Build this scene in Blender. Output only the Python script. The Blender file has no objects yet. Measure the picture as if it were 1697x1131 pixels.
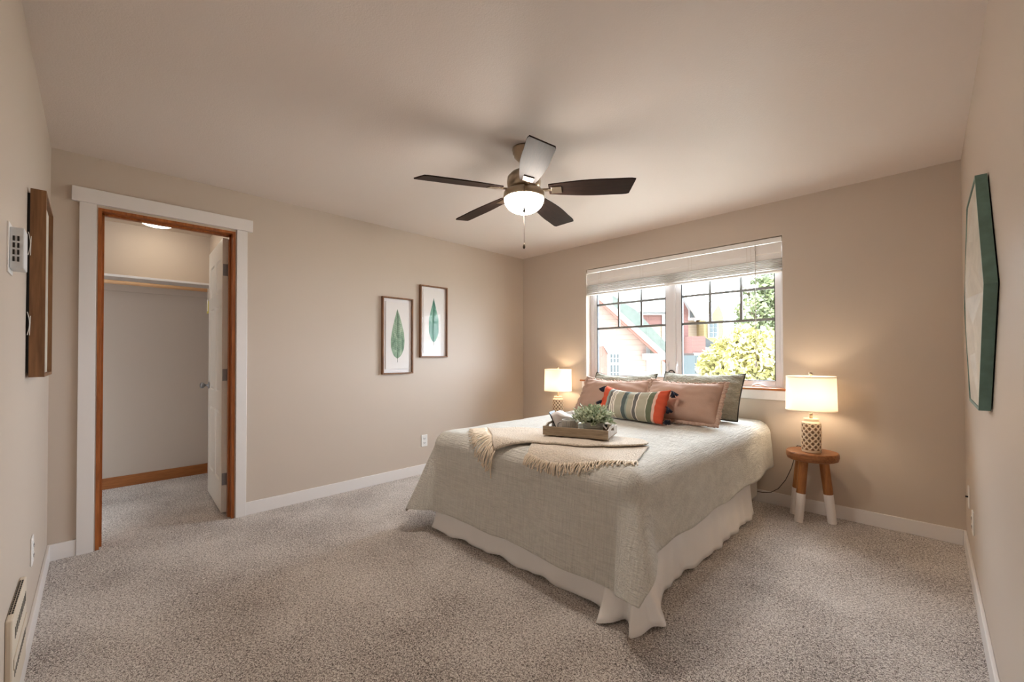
import bpy, bmesh, math, random
from mathutils import Vector, Matrix, noise
random.seed(7)
S = bpy.context.scene
COL = S.collection
PI = math.pi

# ------------------------------------------------------------------ camera
CAM = Vector((3.6589, -3.8746, 1.1982))
yaw, pitch, roll, FPX = -0.7837, 0.0122, -0.0023, 690.58
Fv = Vector((math.sin(yaw)*math.cos(pitch), math.cos(yaw)*math.cos(pitch), math.sin(pitch)))
R0 = Vector((math.cos(yaw), -math.sin(yaw), 0)); U0 = R0.cross(Fv)
Rv = R0*math.cos(roll)+U0*math.sin(roll); Uv = U0*math.cos(roll)-R0*math.sin(roll)
cd = bpy.data.cameras.new('camera'); cam = bpy.data.objects.new('camera', cd); COL.objects.link(cam)
cd.sensor_fit = 'HORIZONTAL'; cd.sensor_width = 36; cd.lens = 36*FPX/1697
cd.shift_y = 16.523/1697; cd.clip_start = 0.01; cd.clip_end = 400
m = Matrix((Rv, Uv, -Fv)).transposed().to_4x4(); m.translation = CAM
cam.matrix_world = m
S.camera = cam

# ------------------------------------------------------------------ light, exposure
S.view_settings.view_transform = 'Standard'; S.view_settings.look = 'None'
S.view_settings.exposure = 1.27; S.view_settings.gamma = 1.0; S.view_settings.use_curve_mapping = False
try:
    S.cycles.max_bounces = 12; S.cycles.diffuse_bounces = 8; S.cycles.glossy_bounces = 4
    S.cycles.transparent_max_bounces = 16; S.cycles.sample_clamp_indirect = 6
    S.cycles.caustics_reflective = False; S.cycles.caustics_refractive = False
    S.cycles.use_denoising = True
except Exception: pass
W = bpy.data.worlds.new('sky'); S.world = W; W.use_nodes = True
bg = W.node_tree.nodes['Background']; bg.inputs[0].default_value = (0.82, 0.91, 1.0, 1)
# hazy sky, brighter on the side the window looks towards
_t = W.node_tree; _c = _t.nodes.new('ShaderNodeTexCoord'); _d = _t.nodes.new('ShaderNodeVectorMath'); _d.operation = 'DOT_PRODUCT'
_d.inputs[1].default_value = (0.0, 0.85, 0.5); _t.links.new(_c.outputs['Generated'], _d.inputs[0])
_m = _t.nodes.new('ShaderNodeMapRange'); _m.inputs[1].default_value = -0.2; _m.inputs[2].default_value = 0.9; _m.inputs[3].default_value = 2.2; _m.inputs[4].default_value = 13.0
_t.links.new(_d.outputs['Value'], _m.inputs[0]); _t.links.new(_m.outputs[0], bg.inputs[1])
sun = bpy.data.lights.new('sun', 'SUN'); sun.energy = 2.2; sun.angle = 0.01; sun.color = (1.0, 0.95, 0.86)
so = bpy.data.objects.new('sun', sun); COL.objects.link(so)
so.rotation_euler = Vector((0.35, 0.55, -1.25)).to_track_quat('-Z', 'Y').to_euler()
pl = bpy.data.lights.new('window_portal', 'AREA'); pl.shape = 'RECTANGLE'; pl.size = 1.95; pl.size_y = 1.3
po = bpy.data.objects.new('window_portal', pl); COL.objects.link(po); po.location = (1.9, 0.20, 1.54)
po.rotation_euler = (-PI/2, 0, 0); pl.cycles.is_portal = True

FAN_LAMP, TABLE_LAMP, CLOSET_LAMP = 40.0, 1.4, 6.0

# ------------------------------------------------------------------ materials
def rgb(r, g, b):
    f = lambda c: (c/255/12.92) if c/255 <= 0.04045 else ((c/255+0.055)/1.055)**2.4
    return (f(r), f(g), f(b), 1)
def new_mat(name):
    mt = bpy.data.materials.new(name); mt.use_nodes = True
    nt = mt.node_tree; return mt, nt, nt.nodes['Principled BSDF']
def N(nt, t, **kw):
    n = nt.nodes.new(t)
    for k, v in kw.items(): setattr(n, k, v)
    return n
def coord(nt, scale=(1, 1, 1), kind='Object', rot=(0, 0, 0)):
    tc = N(nt, 'ShaderNodeTexCoord'); mp = N(nt, 'ShaderNodeMapping')
    mp.inputs['Scale'].default_value = scale; mp.inputs['Rotation'].default_value = rot
    nt.links.new(tc.outputs[kind], mp.inputs[0]); return mp.outputs[0]
def ntex(nt, vec, scale, detail=3, rough=0.5, dist=0):
    n = N(nt, 'ShaderNodeTexNoise'); n.inputs['Scale'].default_value = scale
    n.inputs['Detail'].default_value = detail; n.inputs['Roughness'].default_value = rough
    n.inputs['Distortion'].default_value = dist
    nt.links.new(vec, n.inputs['Vector']); return n.outputs[0]
def ramp(nt, fac, stops):
    r = N(nt, 'ShaderNodeValToRGB'); e = r.color_ramp.elements
    e[0].position, e[0].color = stops[0]; e[1].position, e[1].color = stops[-1]
    for p, c in stops[1:-1]:
        x = e.new(p); x.color = c
    nt.links.new(fac, r.inputs[0]); return r.outputs[0]
def bump(nt, bs, h, strength, dist):
    b = N(nt, 'ShaderNodeBump'); b.inputs['Strength'].default_value = strength; b.inputs['Distance'].default_value = dist
    nt.links.new(h, b.inputs['Height']); nt.links.new(b.outputs[0], bs.inputs['Normal']); return b
def plain(name, c, rough=0.5, metal=0.0, spec=0.5, bmp=None, var=None):
    mt, nt, bs = new_mat(name)
    bs.inputs['Base Color'].default_value = c; bs.inputs['Roughness'].default_value = rough
    bs.inputs['Metallic'].default_value = metal; bs.inputs['Specular IOR Level'].default_value = spec
    if var:
        v = coord(nt); f = ntex(nt, v, var[0]); k = var[1]
        a = tuple(max(0, x*(1-k)) for x in c[:3])+(1,); b = tuple(min(1, x*(1+k)) for x in c[:3])+(1,)
        nt.links.new(ramp(nt, f, [(0.3, a), (0.7, b)]), bs.inputs['Base Color'])
    if bmp:
        v = coord(nt); bump(nt, bs, ntex(nt, v, bmp[0]), bmp[1], bmp[2])
    return mt
def wood(name, dark, light, axis='x', scale=6, rough=0.45, stretch=12, spec=0.4):
    mt, nt, bs = new_mat(name)
    sc = {'x': (1/stretch, 1, 1), 'y': (1, 1/stretch, 1), 'z': (1, 1, 1/stretch)}[axis]
    v = coord(nt, tuple(s*scale*2 for s in sc))
    f = ntex(nt, v, 3.0, 6, 0.65, 0.8); f2 = ntex(nt, v, 14, 3, 0.5)
    mx = N(nt, 'ShaderNodeMix'); mx.data_type = 'FLOAT'; mx.inputs[0].default_value = 0.35
    nt.links.new(f, mx.inputs[2]); nt.links.new(f2, mx.inputs[3])
    mid = tuple((a+b)/2 for a, b in zip(dark, light))
    nt.links.new(ramp(nt, mx.outputs[0], [(0.3, dark), (0.5, mid), (0.68, light)]), bs.inputs['Base Color'])
    bs.inputs['Roughness'].default_value = rough; bs.inputs['Specular IOR Level'].default_value = spec; bump(nt, bs, mx.outputs[0], 0.15, 0.002)
    return mt
def emit(name, c, s):
    mt, nt, bs = new_mat(name); bs.inputs['Base Color'].default_value = (.9, .9, .9, 1)
    bs.inputs['Emission Color'].default_value = c; bs.inputs['Emission Strength'].default_value = s; return mt
def glass(name, c=(1, 1, 1, 1), refl=1.0, f0=0.035):
    mt = bpy.data.materials.new(name); mt.use_nodes = True; nt = mt.node_tree; nt.nodes.clear()
    o = N(nt, 'ShaderNodeOutputMaterial'); t = N(nt, 'ShaderNodeBsdfTransparent'); t.inputs[0].default_value = c
    g = N(nt, 'ShaderNodeBsdfGlossy'); g.inputs['Roughness'].default_value = 0.0; g.inputs[0].default_value = (refl, refl, refl, 1)
    lw = N(nt, 'ShaderNodeLayerWeight'); pw = N(nt, 'ShaderNodeMath'); pw.operation = 'POWER'; pw.inputs[1].default_value = 4.0; nt.links.new(lw.outputs['Facing'], pw.inputs[0]); fr = N(nt, 'ShaderNodeMath'); fr.operation = 'MULTIPLY_ADD'; fr.inputs[1].default_value = 0.9; fr.inputs[2].default_value = f0; nt.links.new(pw.outputs[0], fr.inputs[0]); mx = N(nt, 'ShaderNodeMixShader')
    nt.links.new(fr.outputs[0], mx.inputs[0]); nt.links.new(t.outputs[0], mx.inputs[1]); nt.links.new(g.outputs[0], mx.inputs[2])
    nt.links.new(mx.outputs[0], o.inputs[0]); return mt
M = {}
M['wall'] = plain('wall_paint', rgb(200, 187, 174), 0.45, spec=0.3, bmp=(220, 0.12, 0.002))
M['ceiling'] = plain('ceiling_paint', rgb(224, 214, 208), 0.5, spec=0.3, bmp=(160, 0.35, 0.003))
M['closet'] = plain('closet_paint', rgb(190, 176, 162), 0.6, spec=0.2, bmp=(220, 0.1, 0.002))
M['trim'] = plain('white_trim', rgb(228, 224, 222), 0.35)
M['vinyl'] = plain('white_vinyl', rgb(226, 224, 226), 0.35)
M['door'] = plain('door_paint', rgb(226, 220, 210), 0.35)
M['gasket'] = plain('dark_gasket', rgb(45, 48, 52), 0.6)
M['muntin'] = plain('muntin_grey', rgb(120, 120, 118), 0.5)
M['steel'] = plain('steel', rgb(150, 150, 152), 0.35, 0.9)
M['nickel'] = plain('brushed_nickel', rgb(175, 160, 140), 0.3, 1.0)
M['black'] = plain('black', rgb(18, 16, 15), 0.5)
M['white'] = plain('white_plastic', rgb(235, 233, 230), 0.4)
M['jamb'] = wood('jamb_wood', rgb(120, 62, 24), rgb(186, 112, 58), 'z', 5)
M['base_wood'] = wood('closet_base_wood', rgb(124, 72, 34), rgb(168, 106, 56), 'y', 5)
M['stoolw'] = wood('sill_wood', rgb(150, 84, 44), rgb(196, 128, 78), 'x', 5)
M['rod'] = wood('rod_wood', rgb(206, 160, 118), rgb(228, 188, 146), 'y', 5)
M['teak'] = wood('teak', rgb(104, 60, 32), rgb(176, 118, 72), 'x', 7)
M['teakz'] = wood('teak_leg', rgb(126, 76, 38), rgb(186, 124, 70), 'z', 7)
M['legwhite'] = plain('dipped_white', rgb(238, 232, 228), 0.5)
M['frame'] = wood('frame_wood', rgb(92, 58, 34), rgb(150, 104, 66), 'z', 8)
M['panelw'] = wood('panel_wood', rgb(96, 64, 40), rgb(150, 108, 72), 'z', 4)
M['tray'] = wood('weathered_tray', rgb(118, 102, 84), rgb(180, 162, 138), 'x', 8, 0.7)
M['blade'] = wood('fan_blade', rgb(26, 18, 15), rgb(54, 37, 29), 'x', 8, 0.6, spec=0.12)
M['blind'] = plain('blind_white', rgb(240, 238, 236), 0.45)
M['slat'] = plain('blind_slat', rgb(214, 210, 206), 0.5)
M['cord'] = plain('cord_white', rgb(220, 214, 206), 0.6)
M['paper'] = plain('paper', rgb(238, 234, 232), 0.8)
M['mat'] = plain('mat_board', rgb(240, 237, 238), 0.8)
M['teal'] = plain('green_metal', rgb(104, 136, 128), 0.45, 0.2, var=(30, 0.12))
M['relief'] = plain('carved_relief', rgb(196, 190, 176), 0.45, var=(14, 0.12), bmp=(40, 0.3, 0.004))
M['heater'] = plain('heater_enamel', rgb(214, 202, 184), 0.4)
M['heatdark'] = plain('heater_slot', rgb(40, 34, 30), 0.7)
M['statgrey'] = plain('thermostat_plastic', rgb(214, 216, 218), 0.45)
M['glass'] = glass('window_glass'); M['pglass'] = glass('picture_glass', refl=0.6, f0=0.012)
M['ceramic'] = plain('lamp_ceramic', rgb(226, 208, 184), 0.3)
M['mug'] = plain('mug_ceramic', rgb(168, 166, 160), 0.4)
M['galv'] = plain('planter_metal', rgb(196, 198, 192), 0.5, 0.2)
M['brownjar'] = plain('brown_jar', rgb(84, 60, 36), 0.4)
M['navy'] = plain('navy_yarn', rgb(38, 42, 58), 0.95, bmp=(400, 0.8, 0.003))
M['chain'] = plain('pull_chain', rgb(70, 58, 46), 0.4, 0.6)
M['pipe'] = plain('dark_piping', rgb(62, 60, 54), 0.9)
def lattice():
    mt, nt, bs = new_mat('lamp_ceramic_lattice'); tc = N(nt, 'ShaderNodeTexCoord'); sp = N(nt, 'ShaderNodeSeparateXYZ'); nt.links.new(tc.outputs['Object'], sp.inputs[0])
    def mth(op, a, b=None):
        n = N(nt, 'ShaderNodeMath'); n.operation = op
        for k, v in enumerate((a, b)):
            if v is None: continue
            if isinstance(v, (int, float)): n.inputs[k].default_value = v
            else: nt.links.new(v, n.inputs[k])
        return n.outputs[0]
    an = mth('MULTIPLY', mth('ARCTAN2', sp.outputs[1], sp.outputs[0]), 5.0); zz = mth('MULTIPLY', sp.outputs[2], 75.0)
    pr = mth('ABSOLUTE', mth('MULTIPLY', mth('SINE', mth('ADD', an, zz)), mth('SINE', mth('SUBTRACT', an, zz))))
    inz = mth('MULTIPLY', mth('GREATER_THAN', sp.outputs[2], .018), mth('LESS_THAN', sp.outputs[2], .205)); pr = mth('MULTIPLY', pr, inz)
    nt.links.new(ramp(nt, pr, [(0.30, rgb(226, 206, 180)), (0.62, rgb(128, 98, 70))]), bs.inputs['Base Color']); bs.inputs['Roughness'].default_value = .35
    return mt
M['ceramic_c'] = lattice()
M['traylt'] = plain('tray_end_paint', rgb(196, 188, 178), 0.7, var=(40, 0.15))
M['cable'] = plain('dark_cable', rgb(60, 50, 44), 0.5)
M['yellow'] = plain('yellow_card', rgb(226, 214, 110), 0.7)

def carpet():
    mt, nt, bs = new_mat('carpet'); v = coord(nt)
    a = ntex(nt, v, 125, 3, 0.8, 0.8); b = ntex(nt, v, 300, 2, 0.6, 0.3); c = ntex(nt, v, 2.2, 3, 0.5)
    m1 = N(nt, 'ShaderNodeMix'); m1.data_type = 'FLOAT'; m1.inputs[0].default_value = 0.45
    nt.links.new(a, m1.inputs[2]); nt.links.new(b, m1.inputs[3])
    ad = N(nt, 'ShaderNodeMath'); ad.operation = 'MULTIPLY_ADD'; ad.inputs[1].default_value = 0.11; 
    nt.links.new(c, ad.inputs[0]); nt.links.new(m1.outputs[0], ad.inputs[2])
    col = ramp(nt, ad.outputs[0], [(0.455, rgb(60, 53, 50)), (0.508, rgb(130, 118, 111)), (0.552, rgb(216, 205, 197)), (0.61, rgb(252, 247, 242))])
    nt.links.new(col, bs.inputs['Base Color']); bs.inputs['Roughness'].default_value = 1.0
    bs.inputs['Specular IOR Level'].default_value = 0.05
    bs.inputs['Sheen Weight'].default_value = 0.15
    bump(nt, bs, m1.outputs[0], 0.9, 0.012); return mt
M['carpet'] = carpet()
def fabric(name, c, fine=500, crinkle=None, k=0.12, weave=0.25):
    mt, nt, bs = new_mat(name); v = coord(nt)
    bs.inputs['Roughness'].default_value = 0.95; bs.inputs['Specular IOR Level'].default_value = 0.1
    bs.inputs['Sheen Weight'].default_value = 0.1
    f = ntex(nt, v, fine, 2)
    a = tuple(x*(1-k) for x in c[:3])+(1,); b = tuple(min(1, x*(1+k)) for x in c[:3])+(1,)
    nt.links.new(ramp(nt, f, [(0.3, a), (0.7, b)]), bs.inputs['Base Color'])
    if crinkle:
        h = None
        for sc in crinkle:
            n = ntex(nt, coord(nt, sc), 1.0, 3, 0.6, 0.4)
            if h is None: h = n
            else:
                ad = N(nt, 'ShaderNodeMath'); ad.operation = 'ADD'; nt.links.new(h, ad.inputs[0]); nt.links.new(n, ad.inputs[1]); h = ad.outputs[0]
        bump(nt, bs, h, 1.0, 0.012)
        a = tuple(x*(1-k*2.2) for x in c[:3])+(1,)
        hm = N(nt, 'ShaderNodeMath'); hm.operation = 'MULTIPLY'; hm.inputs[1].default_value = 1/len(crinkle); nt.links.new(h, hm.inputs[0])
        nt.links.new(ramp(nt, hm.outputs[0], [(0.38, a), (0.6, b)]), bs.inputs['Base Color'])  # crease shade put into the colour too: crinkle hollows darker
    else: bump(nt, bs, f, weave, 0.002)
    return mt
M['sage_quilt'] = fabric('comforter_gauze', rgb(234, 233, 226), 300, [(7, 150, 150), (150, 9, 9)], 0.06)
M['sagep'] = fabric('sage_linen', rgb(158, 154, 138), 300, [(14, 14, 120), (60, 60, 60)], 0.06)
M['blush'] = fabric('blush_linen', rgb(186, 156, 140), 500)
M['blushtrim'] = fabric('blush_fray', rgb(198, 170, 154), 300)
M['skirt'] = fabric('skirt_cotton', rgb(252, 251, 250), 600, None, 0.03)
M['mattress'] = fabric('mattress', rgb(220, 216, 208), 400)
M['throw'] = fabric('throw_knit', rgb(246, 234, 218), 260, [(110, 110, 110), (190, 70, 70)], 0.07)
M['fringe'] = fabric('throw_fringe', rgb(242, 228, 208), 300)
M['lining'] = fabric('quilt_lining', rgb(120, 116, 100), 300)

def stripes():
    mt, nt, bs = new_mat('striped_cotton')
    tc = N(nt, 'ShaderNodeTexCoord'); sp = N(nt, 'ShaderNodeSeparateXYZ'); nt.links.new(tc.outputs['Object'], sp.inputs[0])
    mr = N(nt, 'ShaderNodeMapRange'); mr.inputs[1].default_value = -0.31; mr.inputs[2].default_value = 0.31
    nt.links.new(sp.outputs[0], mr.inputs[0])
    R_, G, D, Wh, T, K, Pk = rgb(206, 92, 66), rgb(176, 172, 154), rgb(112, 110, 108), rgb(232, 226, 214), rgb(150, 162, 152), rgb(70, 62, 60), rgb(222, 184, 168)
    seq = [(0, R_), (.02, Pk), (.035, R_), (.175, T), (.21, D), (.25, Wh), (.275, K), (.283, Wh), (.30, K), (.308, Wh), (.33, G), (.43, Wh), (.437, D), (.44, rgb(96, 108, 108)), (.50, T), (.52, G), (.60, Wh), (.607, D), (.655, Wh), (.665, G), (.78, Wh), (.787, rgb(110, 116, 96)), (.855, Pk), (.885, R_), (1.0, R_)]
    r = N(nt, 'ShaderNodeValToRGB'); r.color_ramp.interpolation = 'CONSTANT'; e = r.color_ramp.elements
    e[0].position, e[0].color = seq[0]; e[1].position, e[1].color = seq[-1]
    for p, c in seq[1:-1]:
        x = e.new(p); x.color = c
    nt.links.new(mr.outputs[0], r.inputs[0]); nt.links.new(r.outputs[0], bs.inputs['Base Color'])
    bs.inputs['Roughness'].default_value = 0.95; bs.inputs['Specular IOR Level'].default_value = 0.1
    bump(nt, bs, ntex(nt, coord(nt), 420), 0.3, 0.002); return mt
def shade_mat():
    mt = bpy.data.materials.new('lamp_shade_linen'); mt.use_nodes = True; nt = mt.node_tree; nt.nodes.clear()
    o = N(nt, 'ShaderNodeOutputMaterial'); d = N(nt, 'ShaderNodeBsdfDiffuse'); t = N(nt, 'ShaderNodeBsdfTranslucent')
    d.inputs[0].default_value = rgb(246, 240, 230); t.inputs[0].default_value = rgb(250, 236, 218)
    mx = N(nt, 'ShaderNodeMixShader'); mx.inputs[0].default_value = 0.26
    nt.links.new(d.outputs[0], mx.inputs[1]); nt.links.new(t.outputs[0], mx.inputs[2]); nt.links.new(mx.outputs[0], o.inputs[0]); return mt
M['stripes'] = stripes(); M['shade'] = shade_mat()
def leafprint(name, flip):
    mt, nt, bs = new_mat(name); v = coord(nt, (30, 30, 9)); f = ntex(nt, v, 1.0, 4, 0.6, 1.0)
    a, b, c = (rgb(96, 128, 108), rgb(150, 178, 152), rgb(196, 212, 188)) if not flip else (rgb(66, 124, 108), rgb(116, 172, 152), rgb(170, 208, 190))
    nt.links.new(ramp(nt, f, [(0.3, a), (0.5, b), (0.7, c)]), bs.inputs['Base Color']); bs.inputs['Roughness'].default_value = 0.8
    return mt
M['leafA'] = leafprint('leaf_print_sage', False); M['leafB'] = leafprint('leaf_print_teal', True)
M['leafvein'] = plain('leaf_vein', rgb(60, 84, 72), 0.8)
def foliage(name, a, b, sc=8):
    mt, nt, bs = new_mat(name); f = ntex(nt, coord(nt), sc, 3)
    nt.links.new(ramp(nt, f, [(0.35, a), (0.65, b)]), bs.inputs['Base Color']); bs.inputs['Roughness'].default_value = 0.6
    return mt
M['plantleaf'] = foliage('plant_leaf', rgb(140, 160, 126), rgb(236, 242, 222), 60)
M['plantstem'] = plain('plant_stem', rgb(84, 96, 60), 0.7)
M['treeA'] = foliage('tree_yellow_green', rgb(124, 122, 66), rgb(206, 198, 136), 1.2)
M['treeB'] = foliage('tree_green', rgb(98, 112, 80), rgb(150, 158, 118), 1.0)
M['bark'] = plain('bark', rgb(96, 84, 66), 0.9)
M['ground'] = plain('ground_ext', rgb(200, 198, 186), 0.9, var=(0.4, 0.1))
M['shingle'] = plain('roof_shingle', rgb(96, 104, 98), 0.9, var=(6, 0.12))
M['shinglelt'] = plain('roof_shingle_light', rgb(136, 140, 138), 0.9, var=(6, 0.08))
M['shingledk'] = plain('roof_shingle_dark', rgb(62, 66, 68), 0.9, var=(6, 0.12))
def siding(name, c, pitch_=0.16):
    mt, nt, bs = new_mat(name)
    tc = N(nt, 'ShaderNodeTexCoord'); sp = N(nt, 'ShaderNodeSeparateXYZ'); nt.links.new(tc.outputs['Object'], sp.inputs[0])
    md = N(nt, 'ShaderNodeMath'); md.operation = 'MULTIPLY'; md.inputs[1].default_value = 1/pitch_
    fr = N(nt, 'ShaderNodeMath'); fr.operation = 'FRACT'
    nt.links.new(sp.outputs[2], md.inputs[0]); nt.links.new(md.outputs[0], fr.inputs[0])
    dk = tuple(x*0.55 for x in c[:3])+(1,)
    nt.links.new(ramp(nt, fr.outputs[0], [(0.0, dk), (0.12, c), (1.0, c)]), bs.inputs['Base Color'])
    bs.inputs['Roughness'].default_value = 0.8; bump(nt, bs, fr.outputs[0], 0.6, 0.02); return mt
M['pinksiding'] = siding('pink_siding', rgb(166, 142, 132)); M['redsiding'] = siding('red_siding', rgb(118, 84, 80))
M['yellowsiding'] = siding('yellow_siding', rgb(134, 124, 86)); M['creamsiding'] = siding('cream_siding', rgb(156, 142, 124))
M['redpanel'] = plain('red_paint', rgb(134, 90, 80), 0.8); M['exttrim'] = plain('exterior_trim', rgb(168, 168, 166), 0.7)
M['extglass'] = plain('exterior_pane', rgb(70, 80, 84), 0.5); M['brownframe'] = plain('brown_frame', rgb(66, 54, 50), 0.6)

# ------------------------------------------------------------------ helpers
class MB:
    def __init__(s): s.bm = bmesh.new()
    def box(s, x0, x1, y0, y1, z0, z1, mat=None):
        v = [s.bm.verts.new(p) for p in ((x0,y0,z0),(x1,y0,z0),(x1,y1,z0),(x0,y1,z0),(x0,y0,z1),(x1,y0,z1),(x1,y1,z1),(x0,y1,z1))]
        for f in ((3,2,1,0),(4,5,6,7),(0,1,5,4),(1,2,6,5),(2,3,7,6),(3,0,4,7)): s.bm.faces.new([v[i] for i in f])
        if mat:
            for q in v: q.co = mat @ q.co
        return s
    def prism(s, pts, d):     # polygon pts (3d) extruded by vector d
        d = Vector(d); a = [s.bm.verts.new(Vector(p)) for p in pts]; b = [s.bm.verts.new(Vector(p)+d) for p in pts]
        n = len(pts); s.bm.faces.new(a[::-1]); s.bm.faces.new(b)
        for i in range(n): s.bm.faces.new((a[i], a[(i+1) % n], b[(i+1) % n], b[i]))
        return s
    def tube(s, pts, r, seg=8, cap=True):
        pts = [Vector(p) for p in pts]; rs = r if isinstance(r, (list, tuple)) else [r]*len(pts); rings = []
        t0 = (pts[1]-pts[0]).normalized(); up = Vector((0, 0, 1)) if abs(t0.z) < 0.9 else Vector((1, 0, 0))
        nrm = t0.cross(up).normalized()
        for i, p in enumerate(pts):
            t = (pts[min(i+1, len(pts)-1)]-pts[max(i-1, 0)]).normalized()
            nrm = (nrm - t*nrm.dot(t)).normalized(); b = t.cross(nrm)
            rings.append([s.bm.verts.new(p+(nrm*math.cos(2*PI*k/seg)+b*math.sin(2*PI*k/seg))*rs[i]) for k in range(seg)])
        for i in range(len(pts)-1):
            for k in range(seg): s.bm.faces.new((rings[i][k], rings[i][(k+1) % seg], rings[i+1][(k+1) % seg], rings[i+1][k]))
        if cap: s.bm.faces.new(rings[0][::-1]); s.bm.faces.new(rings[-1])
        return s
    def lathe(s, prof, c=(0, 0, 0), seg=32, rfun=None):
        rings = []
        for r, z in prof:
            if r < 1e-5: rings.append([s.bm.verts.new((c[0], c[1], c[2]+z))])
            else: rings.append([s.bm.verts.new((c[0]+(r if not rfun else rfun(r, z, 2*PI*k/seg))*math.cos(2*PI*k/seg), c[1]+(r if not rfun else rfun(r, z, 2*PI*k/seg))*math.sin(2*PI*k/seg), c[2]+z)) for k in range(seg)])
        for a, b in zip(rings, rings[1:]):
            for k in range(seg):
                k2 = (k+1) % seg
                if len(a) == 1 and len(b) == 1: continue
                if len(a) == 1: s.bm.faces.new((a[0], b[k2], b[k]))
                elif len(b) == 1: s.bm.faces.new((a[k], a[k2], b[0]))
                else: s.bm.faces.new((a[k], a[k2], b[k2], b[k]))
        return s
    def grid(s, f, nu, nv, close_u=False):
        vs = [[s.bm.verts.new(f(i/nu, j/nv)) for j in range(nv+1)] for i in range(nu+(0 if close_u else 1))]
        n = len(vs)
        for i in range(nu):
            for j in range(nv): s.bm.faces.new((vs[i][j], vs[(i+1) % n][j], vs[(i+1) % n][j+1], vs[i][j+1]))
        return s
    def build(s, name, mat, parent=None, smooth=False, bevel=0, loc=None, solid=0, subd=0, fix=True):
        if fix: bmesh.ops.recalc_face_normals(s.bm, faces=s.bm.faces[:])
        me = bpy.data.meshes.new(name); s.bm.to_mesh(me); s.bm.free()
        me.materials.append(mat if not isinstance(mat, str) else M[mat])
        if smooth:
            for p in me.polygons: p.use_smooth = True
        o = bpy.data.objects.new(name, me); COL.objects.link(o)
        if parent: o.parent = parent
        if loc: o.location = loc
        if bevel:
            b = o.modifiers.new('bevel', 'BEVEL'); b.width = bevel; b.segments = 2; b.limit_method = 'ANGLE'; b.harden_normals = False
        if solid:
            b = o.modifiers.new('solid', 'SOLIDIFY'); b.thickness = solid; b.offset = -1
        if subd:
            b = o.modifiers.new('sub', 'SUBSURF'); b.levels = subd; b.render_levels = subd
        return o
def thing(name, label, cat, loc=(0, 0, 0), rz=0, group=None):
    o = bpy.data.objects.new(name, None); COL.objects.link(o); o.location = loc; o.rotation_euler = (0, 0, rz)
    o.empty_display_size = 0.05
    o['label'] = label; o['category'] = cat
    if group: o['group'] = group
    return o
def tag(o, label, cat, group=None):
    o['label'] = label; o['category'] = cat
    if group: o['group'] = group
    return o
def struct(o, label=None, cat=None):
    o['kind'] = 'structure'
    if label: o['label'] = label
    if cat: o['category'] = cat
    return o
def box(name, mat, b, parent=None, bevel=0): return MB().box(*b).build(name, mat, parent, bevel=bevel)

# ------------------------------------------------------------------ room shell
RX, RY, H = 3.822, -4.061, 2.44       # room: x 0..RX, y RY..0
DY0, DY1, DH = -3.862, -3.132, 2.132   # closet doorway
WX0, WX1, WZ0, WZ1 = 0.967, 2.846, 0.915, 2.161
CX, CY0, CY1 = -1.62, -4.5, -3.03      # closet: x CX..-0.12
struct(box('floor', 'carpet', (CX-.1, RX+.12, RY-.6, 0.1, -0.15, 0)), 'speckled beige and brown cut pile carpet floor', 'floor')
struct(box('ceiling', 'ceiling', (-.06, RX+.12, RY-.12, 0.16, H, H+.12)), 'textured beige painted ceiling', 'ceiling')
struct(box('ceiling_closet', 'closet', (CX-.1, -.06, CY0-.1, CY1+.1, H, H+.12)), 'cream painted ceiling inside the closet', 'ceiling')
w = MB(); w.box(-.12, 0, DY1, 0.16, 0, H); w.box(-.12, 0, RY-.12, DY0, 0, H); w.box(-.12, 0, DY0, DY1, DH, H)
struct(w.build('wall_left', 'wall'), 'beige wall with the closet doorway', 'wall')
w = MB(); w.box(0, WX0, 0, .16, 0, H); w.box(WX1, RX, 0, .16, 0, H); w.box(WX0, WX1, 0, .16, 0, WZ0-.02); w.box(WX0, WX1, 0, .16, WZ1, H)
struct(w.build('wall_back', 'wall'), 'beige wall around the window behind the bed', 'wall')
struct(box('wall_right', 'wall', (RX, RX+.12, RY-.12, .16, 0, H)), 'beige wall on the right side', 'wall')
struct(box('wall_front', 'wall', (0, RX, RY-.12, RY, 0, H)), 'beige wall at the left with the thermostat', 'wall')
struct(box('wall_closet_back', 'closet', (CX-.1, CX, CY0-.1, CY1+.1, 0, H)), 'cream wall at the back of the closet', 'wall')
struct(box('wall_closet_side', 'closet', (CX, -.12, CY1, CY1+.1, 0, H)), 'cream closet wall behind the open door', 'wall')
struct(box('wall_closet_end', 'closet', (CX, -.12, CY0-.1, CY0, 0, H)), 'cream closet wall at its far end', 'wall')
BH, BT = 0.097, 0.013
def bb(name, b, mat='trim', lab='white painted baseboard'): return struct(box(name, mat, b, bevel=0.003), lab, 'baseboard')
bb('baseboard_left', (0, BT, -3.062, 0, 0, BH), lab='white baseboard along the wall with the pictures')
bb('baseboard_left_short', (0, BT, RY, -3.943, 0, BH), lab='short white baseboard between the corner and closet casing')
bb('baseboard_back', (BT, RX-BT, -BT, 0, 0, BH), lab='white baseboard under the window')
bb('baseboard_right', (RX-BT, RX, RY+BT, 0, 0, BH), lab='white baseboard along the right wall')
bb('baseboard_front', (BT, RX, RY, RY+BT, 0, BH), lab='white baseboard along the left wall')
bb('baseboard_closet_back', (CX, CX+BT, CY0, CY1, 0, .10), 'base_wood', 'brown wooden baseboard at the closet back')
bb('baseboard_closet_side', (CX+BT, -.13, CY1-BT, CY1, 0, .10), 'base_wood', 'brown wooden baseboard on the closet side wall')
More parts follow.
